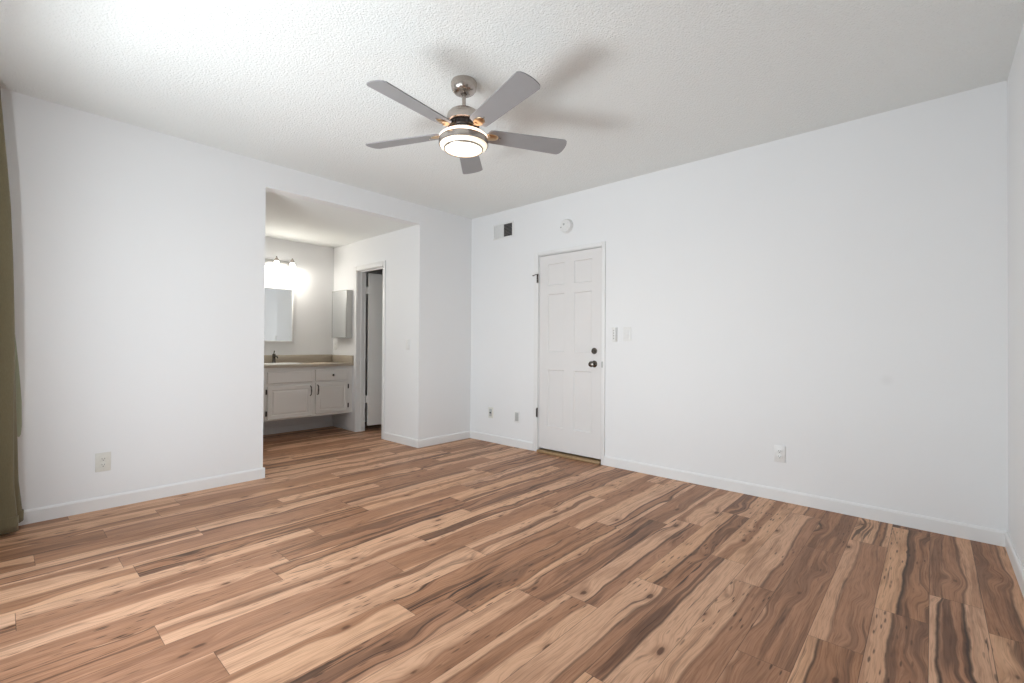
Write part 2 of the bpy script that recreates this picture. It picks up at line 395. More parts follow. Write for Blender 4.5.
# ---- baseboards (profile with a sloped top)
def base_run(bm, p, q, nrm, h=0.085, t=0.013):
    p = Vector((*p, 0)); q = Vector((*q, 0)); n = Vector((*nrm, 0))
    prof = [(0, 0), (t, 0), (t, h-0.012), (t*0.72, h-0.004), (t*0.45, h), (0, h)]
    a = [bm.verts.new(p+n*d+Vector((0, 0, z))) for d, z in prof]; c = [bm.verts.new(q+n*d+Vector((0, 0, z))) for d, z in prof]
    k = len(prof)
    for i in range(k): bm.faces.new([a[i], a[(i+1) % k], c[(i+1) % k], c[i]])
    bm.faces.new(a[::-1]); bm.faces.new(c)
bt = 0.013
bm = B(); base_run(bm, (XW, YL), (XJ+bt, YL), (0, -1)); base_run(bm, (XJ, YL), (XJ, YL+T), (1, 0)); struct(obj('baseboard_left', bm, 'trim'))
bm = B(); base_run(bm, (XP-bt, YL), (XR, YL), (0, -1)); base_run(bm, (XP, YL), (XP, 4.715), (-1, 0)); struct(obj('baseboard_pillar', bm, 'trim'))
bm = B(); base_run(bm, (XR, YR), (XR, 2.252), (-1, 0)); base_run(bm, (XR, 3.098), (XR, YL), (-1, 0)); struct(obj('baseboard_right', bm, 'trim'))
bm = B(); base_run(bm, (XW, YR), (XR, YR), (0, 1)); struct(obj('baseboard_front', bm, 'trim'))
bm = B(); base_run(bm, (XA, YB), (XP, YB), (0, -1)); struct(obj('baseboard_back', bm, 'trim'))
bm = B(); base_run(bm, (XW, YR), (XW, WY0-0.06), (1, 0)); base_run(bm, (XW, WY1+0.06), (XW, YL), (1, 0)); struct(obj('baseboard_window', bm, 'trim'))

# ---- entry door casing + jamb
def casing_x(name, x, sgn, y0, y1, ztop, wd, th=0.014, jamb=(0, 0.12), stop=True):
    """casing on the face x, standing proud toward sgn; opening y0..y1"""
    bm = B()
    a, c = sorted((x, x+sgn*th))
    box(bm, a, c, y0-wd, y0+0.006, 0, ztop+wd, bev=0.003)
    box(bm, a, c, y1-0.006, y1+wd, 0, ztop+wd, bev=0.003)
    box(bm, a, c, y0+0.006, y1-0.006, ztop-0.006, ztop+wd, bev=0.003)
    ja, jb = sorted((x, x-sgn*jamb[1]))
    box(bm, ja, jb, y0-0.001, y0+0.012, 0, ztop); box(bm, ja, jb, y1-0.012, y1+0.001, 0, ztop); box(bm, ja, jb, y0, y1, ztop-0.012, ztop+0.001)
    return struct(obj(name, bm, 'trim', smooth=True))
casing_x('trim_1', XR, -1, DY0, DY1, DZ, 0.030)
# a slimmer outer moulding on the hinge side, as wide as the photo shows
bm = B(); box(bm, XR-0.010, XR, DY1+0.030, DY1+0.052, 0, DZ+0.030, bev=0.002); struct(obj('trim_2', bm, 'trim'))

# ---- entry door slab: six panels (two square on top, two tall, two tall below)
SY0, SY1, SZ0, SZ1 = 2.290, 3.030, 0.044, 2.022
XD = XR+0.002
def panel_door(name, panels, x, y0, y1, z0, z1, th, sgn, parent=None, m='door', rec=0.009, mould=0.014):
    """slab whose face at x looks toward sgn*x, with recessed panels"""
    bm = B()
    ys = sorted({y0, y1, *[p[0] for p in panels], *[p[1] for p in panels]})
    zs = sorted({z0, z1, *[p[2] for p in panels], *[p[3] for p in panels]})
    def inpan(yc, zc): return any(p[0] < yc < p[1] and p[2] < zc < p[3] for p in panels)
    for i in range(len(ys)-1):
        for j in range(len(zs)-1):
            if inpan((ys[i]+ys[i+1])/2, (zs[j]+zs[j+1])/2): continue
            bm.faces.new([bm.verts.new((x, y, z)) for y, z in ((ys[i], zs[j]), (ys[i+1], zs[j]), (ys[i+1], zs[j+1]), (ys[i], zs[j+1]))])
    for (a, b_, c, d) in panels:
        lv = [(0, 0), (mould*0.15, rec*0.3), (mould*0.5, rec*0.9), (mould*0.7, rec)]
        prev = None
        for off, dep in lv:
            ring = [bm.verts.new((x-sgn*dep, y, z)) for y, z in ((a+off, c+off), (b_-off, c+off), (b_-off, d-off), (a+off, d-off))]
            if prev:
                for k in range(4): bm.faces.new([prev[k], prev[(k+1) % 4], ring[(k+1) % 4], ring[k]])
            prev = ring
        bm.faces.new(prev)
    xb = x-sgn*th
    bk = [bm.verts.new((xb, y, z)) for y, z in ((y0, z0), (y1, z0), (y1, z1), (y0, z1))]; bm.faces.new(bk)
    fr = [bm.verts.new((x, y, z)) for y, z in ((y0, z0), (y1, z0), (y1, z1), (y0, z1))]
    for k in range(4): bm.faces.new([fr[k], fr[(k+1) % 4], bk[(k+1) % 4], bk[k]])
    bmesh.ops.remove_doubles(bm, verts=bm.verts, dist=1e-5)
    return obj(name, bm, m, parent)
pc = [(2.395, 2.600), (2.715, 2.920)]
pz = [(0.275, 0.855), (1.035, 1.625), (1.712, 1.934)]
d1 = panel_door('door_1', [(a, b_, c, d) for a, b_ in pc for c, d in pz], XD, SY0, SY1, SZ0, SZ1, 0.038, -1)
struct(d1)
def rotx(loc):      # lathe axis (local +Z) pointing to -X at loc
    return Matrix.Translation(loc) @ Matrix.Rotation(R(-90), 4, 'Y')
bm = B(); lathe(bm, [(0, 0), (0.032, 0), (0.032, 0.004), (0.027, 0.009), (0.014, 0.012), (0.011, 0.030), (0.016, 0.036), (0.026, 0.044), (0.0285, 0.054), (0.025, 0.064), (0.013, 0.069), (0, 0.070)], 32, rotx((XD-0.0005, 2.365, 0.929)))
k1 = obj('door_knob', bm, 'bronze', d1, smooth=True); k1['label'] = 'dark pewter round knob'
bm = B(); lathe(bm, [(0, 0), (0.030, 0), (0.030, 0.006), (0.025, 0.013), (0.012, 0.014), (0, 0.014)], 32, rotx((XD-0.0005, 2.365, 1.052)))
box(bm, XD-0.028, XD-0.013, 2.352, 2.378, 1.0475, 1.0565, bev=0.002)
k2 = obj('deadbolt', bm, 'bronze', d1, smooth=True); k2['label'] = 'dark pewter deadbolt thumb turn'
def hinge(z0, z1):
    bm = B()
    tube(bm, [(XR-0.020, DY1-0.006, z0), (XR-0.020, DY1-0.006, z1)], 0.0065, 12)
    box(bm, XR-0.0165, XR-0.0145, DY1-0.005, DY1+0.012, z0+0.004, z1-0.004)
    lathe(bm, [(0, 0.008), (0.004, 0.006), (0.0075, 0.0), (0.0075, -0.003)], 12, Matrix.Translation((XR-0.020, DY1-0.006, z1)))
    h_ = obj('hinge', bm, 'hingeblk', d1, smooth=True); h_['label'] = 'dark hinge knuckle'; return h_
hinge(1.750, 1.838); hinge(0.357, 0.45)
bm = B(); tube(bm, [(XR-0.020, DY1-0.006, 1.836), (XR-0.030, DY1+0.012, 1.838), (XR-0.036, DY1+0.040, 1.828)], 0.004, 8)
lathe(bm, [(0, -0.006), (0.008, -0.005), (0.008, 0.005), (0, 0.006)], 12, Matrix.Translation((XR-0.036, DY1+0.043, 1.828)))
o = obj('hinge_stop', bm, 'bronze', d1, smooth=True)
# strike plate on the jamb side
bxo('strike_plate', 'greyp', d1, XR-0.0155, XR-0.0135, DY0-0.012, DY0+0.004, 0.90, 0.955)
# golden threshold under the door
bm = B(); box(bm, XR-0.035, XR+0.11, DY0+0.012, DY1-0.012, 0.0, 0.026, bev=0.006)
struct(obj('trim_3', bm, 'brass', smooth=True))
bm = B(); box(bm, XR+T, XR+T+0.02, DY0-0.1, DY1+0.1, 0, DZ+0.1); struct(obj('trim_4', bm, 'wall'))

# ---- inner door casing and open leaf
casing_x('trim_5', XP, -1, AY0, AY1, AZ, 0.045, th=0.012)
bm = B(); box(bm, XP+0.05, XP+0.07, AY1-0.024, AY1-0.012, 0, AZ-0.012); box(bm, XP+0.05, XP+0.07, AY0+0.012, AY0+0.024, 0, AZ-0.012)
box(bm, XP+0.05, XP+0.07, AY0+0.024, AY1-0.024, AZ-0.024, AZ-0.012); struct(obj('trim_6', bm, 'trim'))
d2 = bpy.data.objects.new('door_2', None); COL.objects.link(d2); struct(d2)
d2.location = (XP+T+0.004, AY1-0.030, 0); d2.rotation_euler = (0, 0, R(-8))
bxo('leaf', 'cab', d2, 0.012, 0.575, -0.036, 0.0, 0.070, 2.005, bev=0.002)
for z in (0.36, 1.74):
    bm = B(); box(bm, -0.014, 0.012, -0.030, -0.006, z, z+0.09); tube(bm, [(-0.004, 0.006, z), (-0.004, 0.006, z+0.09)], 0.006, 10)
    obj('hinge', bm, 'white', d2)
bm = B(); lathe(bm, [(0, 0), (0.03, 0), (0.03, 0.005), (0.012, 0.01), (0.012, 0.03), (0.026, 0.042), (0.026, 0.056), (0, 0.062)], 24, Matrix.Translation((0.515, -0.036, 0.94)) @ Matrix.Rotation(R(90), 4, 'X'))
obj('door_knob', bm, 'nickel', d2, smooth=True)

# ---- patio door in the window wall (window_1)
w1 = bpy.data.objects.new('window_1', None); COL.objects.link(w1); struct(w1)
bm = B(); xm = XW-0.07
for (a, b_, c, d) in ((WY0, WY0+0.05, 0, WZ), (WY1-0.05, WY1, 0, WZ), (WY0+0.05, WY1-0.05, WZ-0.05, WZ), (WY0+0.05, WY1-0.05, 0, 0.035)): box(bm, xm-0.045, xm+0.045, a, b_, c, d, bev=0.002)
obj('window_frame', bm, 'white', w1)
mid = (WY0+WY1)/2
for i, (a, b_) in enumerate(((WY0+0.05, mid+0.03), (mid-0.03, WY1-0.05))):
    x0 = xm+(0.004 if i else -0.030)
    bm = B(); s_ = 0.045
    for (p, q, c, d) in ((a, a+s_, 0.036, WZ-0.051), (b_-s_, b_, 0.036, WZ-0.051), (a+s_, b_-s_, WZ-0.051-s_, WZ-0.051), (a+s_, b_-s_, 0.036, 0.036+s_*1.6)): box(bm, x0, x0+0.026, p, q, c, d, bev=0.002)
    sh = obj('sliding_panel', bm, 'white', w1)
    bxo('glass_pane', 'glass', sh, x0+0.010, x0+0.015, a+s_, b_-s_, 0.036+s_*1.6, WZ-0.051-s_)
# patio outside the glass
bm = B(); box(bm, -4.5, XW-T, -1.5, 6.5, -0.12, -0.02); o = obj('ground', bm, 'ext'); struct(o)

# ================================================================== CURTAIN
rod = thing('curtain_rod', 'dark curtain rod on the window wall above the sage curtain', 'curtain rod', (XW, 2.4, 2.565))
bm = B(); tube(bm, [(0.11, -1.65, 0), (0.11, 1.62, 0)], 0.011, 14); obj('pole', bm, 'bronze', rod, smooth=True)
for yy in (-1.3, 1.25):
    bm = B(); box(bm, 0.0, 0.006, yy-0.02, yy+0.02, -0.035, 0.035); tube(bm, [(0.005, yy, 0), (0.098, yy, 0)], 0.006, 10); obj('bracket', bm, 'bronze', rod)
cur = thing('curtain', 'olive green fabric curtain hanging to the floor beside the window', 'curtain', (-0.09, 3.86, 0.0))
# fold path, x out from the rod line at floor level / y in the room
path = [(-0.055, 4.050), (0.030, 4.046), (0.098, 4.040), (0.107, 4.022), (0.085, 4.000), (0.045, 3.985), (0.035, 3.965), (0.060, 3.945), (0.080, 3.925), (0.076, 3.900),
        (0.040, 3.885), (-0.020, 3.875), (-0.075, 3.860), (-0.085, 3.835), (-0.050, 3.815), (-0.030, 3.790), (-0.045, 3.765), (-0.09, 3.75), (-0.115, 3.73), (-0.10, 3.70), (-0.06, 3.685), (-0.04, 3.665), (-0.05, 3.64)]
def smooth_path(P, n=6):
    out = []
    for i in range(len(P)-1):
        p0, p1, p2, p3 = P[max(i-1, 0)], P[i], P[i+1], P[min(i+2, len(P)-1)]
        for k in range(n):
            t = k/n
            out.append(tuple(0.5*((2*b)+(-a+c)*t+(2*a-5*b+4*c-d)*t*t+(-a+3*b-3*c+d)*t**3) for a, b, c, d in zip(p0, p1, p2, p3)))
    out.append(P[-1]); return out
sp = smooth_path(path)
bm = B(); NZ = 60; grid = []
for j in range(NZ+1):
    z = 0.016+(2.550-0.016)*j/NZ
    q = z/2.5
    row = []
    for i, (x, y) in enumerate(sp):
        sc = 1.0 if q < 0.1 else 1.0-0.12*(q-0.1)
        xx = -0.03+(x+0.03)*sc - 0.075*max(0, q-0.42)**1.15*1.9 + 0.004*math.sin(7*q+y*20)
        far = max(0.0, min(1.0, (y-3.96)/0.06))
        xx -= far*0.030*min(1, max(0, (q-0.02)/0.35))
        xx -= 0.014*max(0.0, min(1.0, (q-0.03)/0.08))*max(0.0, min(1.0, (0.75-q)/0.3))
        zz = z + (0.022*far if j == 0 else 0)
        row.append(bm.verts.new((xx+0.09, y-3.86, zz)))
    grid.append(row)
for j in range(NZ):
    for i in range(len(sp)-1):
        bm.faces.new([grid[j][i], grid[j][i+1], grid[j+1][i+1], grid[j+1][i]])
co = obj('panel', bm, 'cloth', cur, smooth=True)
so = co.modifiers.new('solid', 'SOLIDIFY'); so.thickness = 0.003
bm = B()
# stitched hem along the bottom, standing a touch proud
hg = []
for z in (0.016, 0.055, 0.100, 0.103):
    row = []
    for i, (x, y) in enumerate(sp):
        far = max(0.0, min(1.0, (y-3.96)/0.06)); out_ = 0.0028 if z < 0.102 else 0.001
        row.append(bm.verts.new((x+0.09+out_+0.004*math.sin(7*z/2.5+y*20), y-3.86, z+(0.022*far if z < 0.02 else 0))))
    hg.append(row)
for j in range(3):
    for i in range(len(sp)-1): bm.faces.new([hg[j][i], hg[j][i+1], hg[j+1][i+1], hg[j+1][i]])
ho = obj('hem', bm, 'cloth', cur, smooth=True); so = ho.modifiers.new('solid', 'SOLIDIFY'); so.thickness = 0.0015
bm = B(); prev = None  # separate pale strip added for the lit edge of the far fold
for z, x0_, x1_ in ((1.15, 0.030, 0.062), (0.95, 0.040, 0.080), (0.75, 0.055, 0.093), (0.60, 0.062, 0.095), (0.55, 0.072, 0.092), (0.535, 0.080, 0.086)):
    ring = [bm.verts.new((xx+0.09, yy-3.86, z)) for xx, yy in ((x0_, 4.052), (x1_, 4.050), (x1_, 4.058), (x0_, 4.060))]
    if prev:
        for k in range(4): bm.faces.new([prev[k], prev[(k+1) % 4], ring[(k+1) % 4], ring[k]])
    else: bm.faces.new(ring)
    prev = ring
bm.faces.new(prev); tb = obj('lit_fold_strip', bm, 'clothlight', cur, smooth=True); tb['label'] = 'pale strip for the lit edge of a curtain fold'

# ================================================================== CEILING FAN
FXc, FYc = 1.763, 1.979
fan = thing('ceiling_fan', 'brushed nickel ceiling fan with five grey blades and lit round light', 'ceiling fan', (FXc, FYc, H))
bm = B(); lathe(bm, [(0, 0), (0.070, 0), (0.0735, -0.008), (0.0735, -0.025), (0.069, -0.045), (0.058, -0.060), (0.046, -0.067), (0.018, -0.068), (0.016, -0.06), (0, -0.06)], 40); obj('canopy', bm, 'nickel', fan, smooth=True)
bm = B(); tube(bm, [(0, 0, -0.058), (0, 0, -0.17)], 0.0115, 20); obj('downrod', bm, 'nickel', fan, smooth=True)
bm = B(); lathe(bm, [(0.0116, -0.142), (0.020, -0.146), (0.026, -0.154), (0.060, -0.163), (0.080, -0.175), (0.092, -0.190), (0.096, -0.210), (0.097, -0.234), (0.088, -0.240), (0.0, -0.240)], 48); obj('motor_housing', bm, 'nickel', fan, smooth=True)
bm = B(); lathe(bm, [(0, -0.2405), (0.082, -0.2405), (0.084, -0.264), (0.080, -0.272), (0, -0.272)], 48)
for k in range(30):
    a = 2*math.pi*k/30
    mt = Matrix.Rotation(a, 4, 'Z')
    v_ = [bm.verts.new(mt @ Vector((x, y, z))) for x in (0.0835, 0.0875) for y in (-0.0035, 0.0035) for z in (-0.267, -0.245)]
    for q in ((0, 1, 3, 2), (4, 6, 7, 5), (0, 4, 5, 1), (2, 3, 7, 6), (0, 2, 6, 4), (1, 5, 7, 3)): bm.faces.new([v_[i] for i in q])
obj('vent_ring', bm, 'nickel_dark', fan)
bm = B(); lathe(bm, [(0, -0.2725), (0.070, -0.2725), (0.084, -0.280), (0.087, -0.302), (0.089, -0.329), (0.1385, -0.3285), (0.140, -0.333), (0.140, -0.358), (0.1385, -0.364), (0.1345, -0.364), (0.134, -0.334), (0, -0.331)], 56)
pan = obj('light_pan', bm, 'nickel', fan, smooth=True)
bm = B(); lathe(bm, [(0.1335, -0.335), (0.1335, -0.358), (0.130, -0.372), (0.121, -0.379), (0.1125, -0.380), (0.1125, -0.33)], 56); g1 = obj('outer_glass', bm, 'glassglow', fan, smooth=True)
bm = B(); lathe(bm, [(0.1120, -0.372), (0.1120, -0.388), (0.1105, -0.390), (0.1060, -0.389), (0.1055, -0.372)], 56); obj('trim_ring', bm, 'nickel', fan, smooth=True)
bm = B(); lathe(bm, [(0.105, -0.376), (0.103, -0.385), (0.090, -0.390), (0.060, -0.394), (0.03, -0.396), (0, -0.397)], 48); obj('lens', bm, 'diffglow', fan, smooth=True)
bm = B(); lathe(bm, [(0.0895, -0.302), (0.098, -0.300), (0.125, -0.306), (0.1365, -0.316), (0.1375, -0.327)], 56); obj('upper_glass', bm, 'glassup', fan, smooth=True)
# five blades
def fan_blade(ang, lift=0.0):
    mt = Matrix.Rotation(R(ang), 4, 'Z') @ Matrix.Translation((0.08, 0, -0.28)) @ Matrix.Rotation(R(-lift), 4, 'Y') @ Matrix.Translation((-0.08, 0, 0.28))
    tilt = Matrix.Translation((0, 0, -0.290)) @ Matrix.Rotation(R(-12), 4, 'X')
    bm = B(); out_ = []
    r0_, r1_, w0, w1_ = 0.135, 0.600, 0.056, 0.071
    for k in range(9):
        a = math.pi*(0.5+k/8)
        out_.append((r0_+0.028+0.028*math.cos(a), w0*math.sin(a)))
    for k in range(13):
        a = -1+2*k/12
        out_.append((r1_+0.026*(1-a*a)**0.5*1.0 if abs(a) < 1 else r1_, w1_*a))
    top = [bm.verts.new(mt @ tilt @ Vector((x, y, 0.003))) for x, y in out_]; bot = [bm.verts.new(mt @ tilt @ Vector((x, y, -0.003))) for x, y in out_]
    bm.faces.new(top); bm.faces.new(bot[::-1])
    for k in range(len(out_)): bm.faces.new([top[k], bot[k], bot[(k+1) % len(out_)], top[(k+1) % len(out_)]])
    bl = obj('blade', bm, 'blade', fan)
    # blade iron: arm from the hub and an oval plate screwed under the blade
    bm = B(); lathe(bm, [(0, -0.009), (0.020, -0.009), (0.026, -0.007), (0.028, -0.0035), (0, -0.0033)], 28, mt @ tilt @ Matrix.Translation((0.165, 0, 0)), sx=1.45, sy=1.0)
    a0 = [Vector((0.075, 0, -0.262)), Vector((0.10, 0, -0.278)), Vector((0.125, 0, -0.294)), Vector((0.15, 0, -0.297))]
    ww = [0.016, 0.013, 0.014, 0.018]; prev = None
    for p_, w_ in zip(a0, ww):
        ring = [bm.verts.new(mt @ (p_+Vector((0, sy*w_, sz*0.004)))) for sy, sz in ((-1, -1), (1, -1), (1, 1), (-1, 1))]
        if prev:
            for k in range(4): bm.faces.new([prev[k], prev[(k+1) % 4], ring[(k+1) % 4], ring[k]])
        else: bm.faces.new(ring)
        prev = ring
    bm.faces.new(prev)
    iron = obj('blade_iron', bm, 'iron', bl, smooth=True); iron['label'] = 'brass coloured blade arm'
    bm = B()
    if True:
        px, py = 0.215, 0.0
        lathe(bm, [(0, -0.0125), (0.003, -0.012), (0.0045, -0.009), (0.0045, -0.003)], 10, mt @ tilt @ Matrix.Translation((px, py, 0)))
    obj('screw', bm, 'nickel', bl, smooth=True)
for k, lf in enumerate((0.4, 2.6, 0.0, 0.5, 0.0)): fan_blade(-173.9+72*k, lf)
pl = bpy.data.lights.new('fan_lamp', 'AREA'); pl.shape = 'DISK'; pl.size = 0.20; pl.energy = 9; pl.color = (1, 0.88, 0.74)
po = bpy.data.objects.new('fan_lamp', pl); po.location = (FXc, FYc, H-0.402); COL.objects.link(po)

# ================================================================== WALL FITTINGS
# local frame: fittings built facing -Y at origin (wall plane y=0), then placed
def place(o, loc, face):
    o.location = loc
    o.rotation_euler = (0, 0, {'L': 0, 'R': R(-90), 'P': R(-90), 'B': 0}[face])
# 'L': faces -Y ; 'R': faces -X   (rotating -90 about Z maps -Y to -X)
def rounded(bm, wd, ht, y0, y1, bev=0.003): box(bm, -wd/2, wd/2, min(y0, y1), max(y0, y1), -ht/2, ht/2, bev=bev)
def outlet(name, label, m, loc, face, wd=0.072, ht=0.118, slots='slot'):
    t = thing(name, label, 'outlet', group=None); place(t, loc, face)
    bm = B(); rounded(bm, wd, ht, -0.0065, 0.0, 0.0025); obj('cover_plate', bm, m, t, smooth=True)
    for zc in (0.0195, -0.0195):
        bm = B(); box(bm, -0.0165, 0.0165, -0.0095, -0.006, zc-0.0145, zc+0.0145, bev=0.0012)
        rc = obj('receptacle', bm, m, t, smooth=True)
        bm = B(); box(bm, -0.0075, -0.0055, -0.0100, -0.0093, zc-0.001, zc+0.008); box(bm, 0.0055, 0.0075, -0.0100, -0.0093, zc-0.001, zc+0.007)
        lathe(bm, [(0, 0.0007), (0.0028, 0.0007), (0.0028, 0)], 12, Matrix.Translation((0, -0.0093, zc-0.0075)) @ Matrix.Rotation(R(90), 4, 'X'))
        obj('slots', bm, slots, rc)
    bm = B(); lathe(bm, [(0, 0.002), (0.003, 0.0015), (0.0035, 0)], 12, Matrix.Translation((0, -0.0065, 0)) @ Matrix.Rotation(R(90), 4, 'X')); obj('screw', bm, m, t)
    return t
outlet('electrical_outlet', 'almond duplex outlet low on the wall near the green curtain', 'almond', (0.469, YL, 0.312), 'L', 0.078, 0.124)
outlet('electrical_outlet', 'white duplex outlet alone low on the long bare wall', 'white', (XR, 0.812, 0.335), 'R')
outlet('electrical_outlet', 'small white outlet on the alcove wall under the medicine cabinet', 'white', (XP, 5.905, 1.085), 'P', slots='slotgrey')
# coax plate
t = thing('coaxial_wall_plate', 'small wall plate with one dark round jack by the room corner', 'wall plate'); place(t, (XR, 3.728, 0.333), 'R')
bm = B(); rounded(bm, 0.075, 0.122, -0.006, 0, 0.0025); obj('cover_plate', bm, 'almond', t, smooth=True)
bm = B(); box(bm, -0.020, 0.020, -0.0085, -0.0055, -0.042, 0.042, bev=0.002); obj('insert', bm, 'greyp', t, smooth=True)
bm = B(); lathe(bm, [(0, 0.010), (0.004, 0.010), (0.009, 0.009), (0.009, 0.0)], 16, Matrix.Translation((0, -0.008, 0.0)) @ Matrix.Rotation(R(90), 4, 'X')); j = obj('jack', bm, 'slot', t); j['label'] = 'dark round jack'
# blank plate
t = thing('blank_wall_plate', 'small plain grey wall plate low beside the hinges of the entry door', 'wall plate'); place(t, (XR, 3.330, 0.328), 'R')
bm = B(); rounded(bm, 0.075, 0.122, -0.006, 0, 0.0025); obj('cover_plate', bm, 'white', t, smooth=True)
bm = B(); box(bm, -0.024, 0.024, -0.0085, -0.0055, -0.046, 0.046, bev=0.002); i_ = obj('insert', bm, 'greyp', t, smooth=True); i_['label'] = 'grey flat insert'
# rocker switch beside the door
def switch(label, loc, face, wd=0.072, ht=0.118):
    t = thing('light_switch', label, 'light switch'); place(t, loc, face)
    bm = B(); rounded(bm, wd, ht, -0.0065, 0, 0.0025); obj('cover_plate', bm, 'white', t, smooth=True)
    bm = B(); v_ = [(-0.0165, -0.0065, -0.033), (0.0165, -0.0065, -0.033), (0.0165, -0.0065, 0.033), (-0.0165, -0.0065, 0.033), (-0.0165, -0.0125, -0.033), (0.0165, -0.0125, -0.033), (0.0165, -0.0085, 0.033), (-0.0165, -0.0085, 0.033)]
    v_ = [bm.verts.new(p) for p in v_]
    for q in ((4, 5, 6, 7), (0, 1, 5, 4), (3, 7, 6, 2), (0, 4, 7, 3), (1, 2, 6, 5), (0, 3, 2, 1)): bm.faces.new([v_[i] for i in q])
    obj('rocker', bm, 'white', t)
switch('white rocker light switch on the long wall right of the entry door', (XR, 2.022, 1.208), 'R', 0.074, 0.125)
switch('white light switch on the alcove side wall near its outer corner', (XP, 4.270, 1.100), 'P')
# fan remote in its wall cradle
t = thing('remote_control_holder', 'slim white fan remote in its wall cradle between door and light switch', 'remote control'); place(t, (XR, 2.146, 1.205), 'R')
bm = B(); rounded(bm, 0.050, 0.135, -0.008, 0, 0.0025); obj('cradle', bm, 'white', t, smooth=True)
bm = B(); rounded(bm, 0.040, 0.120, -0.026, -0.008, 0.004); rm = obj('remote', bm, 'white', t, smooth=True)
for z in (0.035, 0.012, -0.012, -0.035):
    bm = B(); lathe(bm, [(0, 0.0025), (0.006, 0.0022), (0.0075, 0)], 14, Matrix.Translation((0, -0.026, z)) @ Matrix.Rotation(R(90), 4, 'X')); obj('button', bm, 'greyp', rm, smooth=True)
# smoke detector
t = thing('smoke_detector', 'round white smoke detector high on the wall above the entry door', 'smoke detector'); place(t, (XR, 2.682, 2.283), 'R')
ry = Matrix.Rotation(R(90), 4, 'X')
bm = B(); lathe(bm, [(0, 0), (0.068, 0), (0.070, 0.004), (0.070, 0.012), (0.066, 0.016), (0, 0.016)], 48, ry); obj('base', bm, 'white', t, smooth=True)
bm = B(); lathe(bm, [(0, 0.0165), (0.060, 0.0165), (0.065, 0.020), (0.065, 0.032), (0.058, 0.040), (0.046, 0.042), (0.044, 0.040), (0.040, 0.040), (0.038, 0.044), (0, 0.046)], 48, ry); cv = obj('cover', bm, 'white', t, smooth=True)
bm = B(); lathe(bm, [(0, 0.048), (0.010, 0.048), (0.011, 0.0455)], 20, ry @ Matrix.Translation((-0.012, 0.014, 0))); obj('test_button', bm, 'greyp', cv, smooth=True)
bm = B(); lathe(bm, [(0, 0.044), (0.005, 0.044), (0.006, 0.041)], 16, ry @ Matrix.Translation((-0.049, -0.010, 0))); obj('indicator', bm, 'slotgrey', cv, smooth=True)
# air vent: left half closed damper looks pale, right half dark
t = thing('air_vent', 'white wall register near the ceiling corner, its right half dark', 'air vent'); place(t, (XR, 3.550, 2.378), 'R')
bm = B(); W_, H_ = 0.305, 0.175
for a, b_, c, d in ((-W_/2, W_/2, H_/2-0.018, H_/2), (-W_/2, W_/2, -H_/2, -H_/2+0.018), (-W_/2, -W_/2+0.018, -H_/2+0.018, H_/2-0.018), (W_/2-0.018, W_/2, -H_/2+0.018, H_/2-0.018), (-0.008, 0.008, -H_/2+0.018, H_/2-0.018)):
    box(bm, a, b_, -0.009, 0, c, d, bev=0.0015)
obj('frame', bm, 'white', t, smooth=True)
bxo('duct', 'slot', t, 0.008, W_/2-0.018, -0.0015, -0.0005, -H_/2+0.018, H_/2-0.018)
bxo('blank_panel', 'white', t, -W_/2+0.018, -0.008, -0.003, -0.0005, -H_/2+0.018, H_/2-0.018)
for k in range(9):
    zc = -H_/2+0.026+k*(H_-0.052)/8
    for nm_, a, b_, tl in (('louver', 0.008, W_/2-0.018, 0.0020), ('louver', -W_/2+0.018, -0.008, 0.0048)):
        bm = B(); v_ = [bm.verts.new(p) for p in ((a, -0.0085, zc-tl), (b_, -0.0085, zc-tl), (b_, -0.0030, zc+tl), (a, -0.0030, zc+tl), (a, -0.0080, zc-tl-0.001), (b_, -0.0080, zc-tl-0.001), (b_, -0.0025, zc+tl-0.001), (a, -0.0025, zc+tl-0.001))]
        for q in ((0, 1, 2, 3), (7, 6, 5, 4), (0, 4, 5, 1), (3, 2, 6, 7), (0, 3, 7, 4), (1, 5, 6, 2)): bm.faces.new([v_[i] for i in q])
        obj(nm_, bm, 'ventbrown' if a > 0 else 'white', t)

# ================================================================== VANITY
YF = YB-0.52           # cabinet face
van = thing('vanity_cabinet', 'off-white wall-hung bathroom vanity cabinet with panelled doors', 'cabinet', (XA, YB, 0.24))
def vb(name, m, par, x0, x1, y0, y1, z0, z1, bev=0.0):
    bm = B(); box(bm, x0-XA, x1-XA, y0-YB, y1-YB, z0-0.24, z1-0.24, bev=bev); return obj(name, bm, m, par, smooth=bev > 0)
bm = B()
for q in ((XA+0.002, XP-0.002, YF, YF+0.019, 0.24, 0.832), (XA+0.002, XP-0.002, YF+0.019, YB-0.001, 0.24, 0.256), (XA+0.002, XA+0.018, YF+0.019, YB-0.001, 0.256, 0.832),
          (XP-0.018, XP-0.002, YF+0.019, YB-0.001, 0.256, 0.832), (XA+0.018, XP-0.018, YB-0.012, YB-0.001, 0.256, 0.832)):
    box(bm, q[0]-XA, q[1]-XA, q[2]-YB, q[3]-YB, q[4]-0.24, q[5]-0.24)
obj('body', bm, 'cab', van)
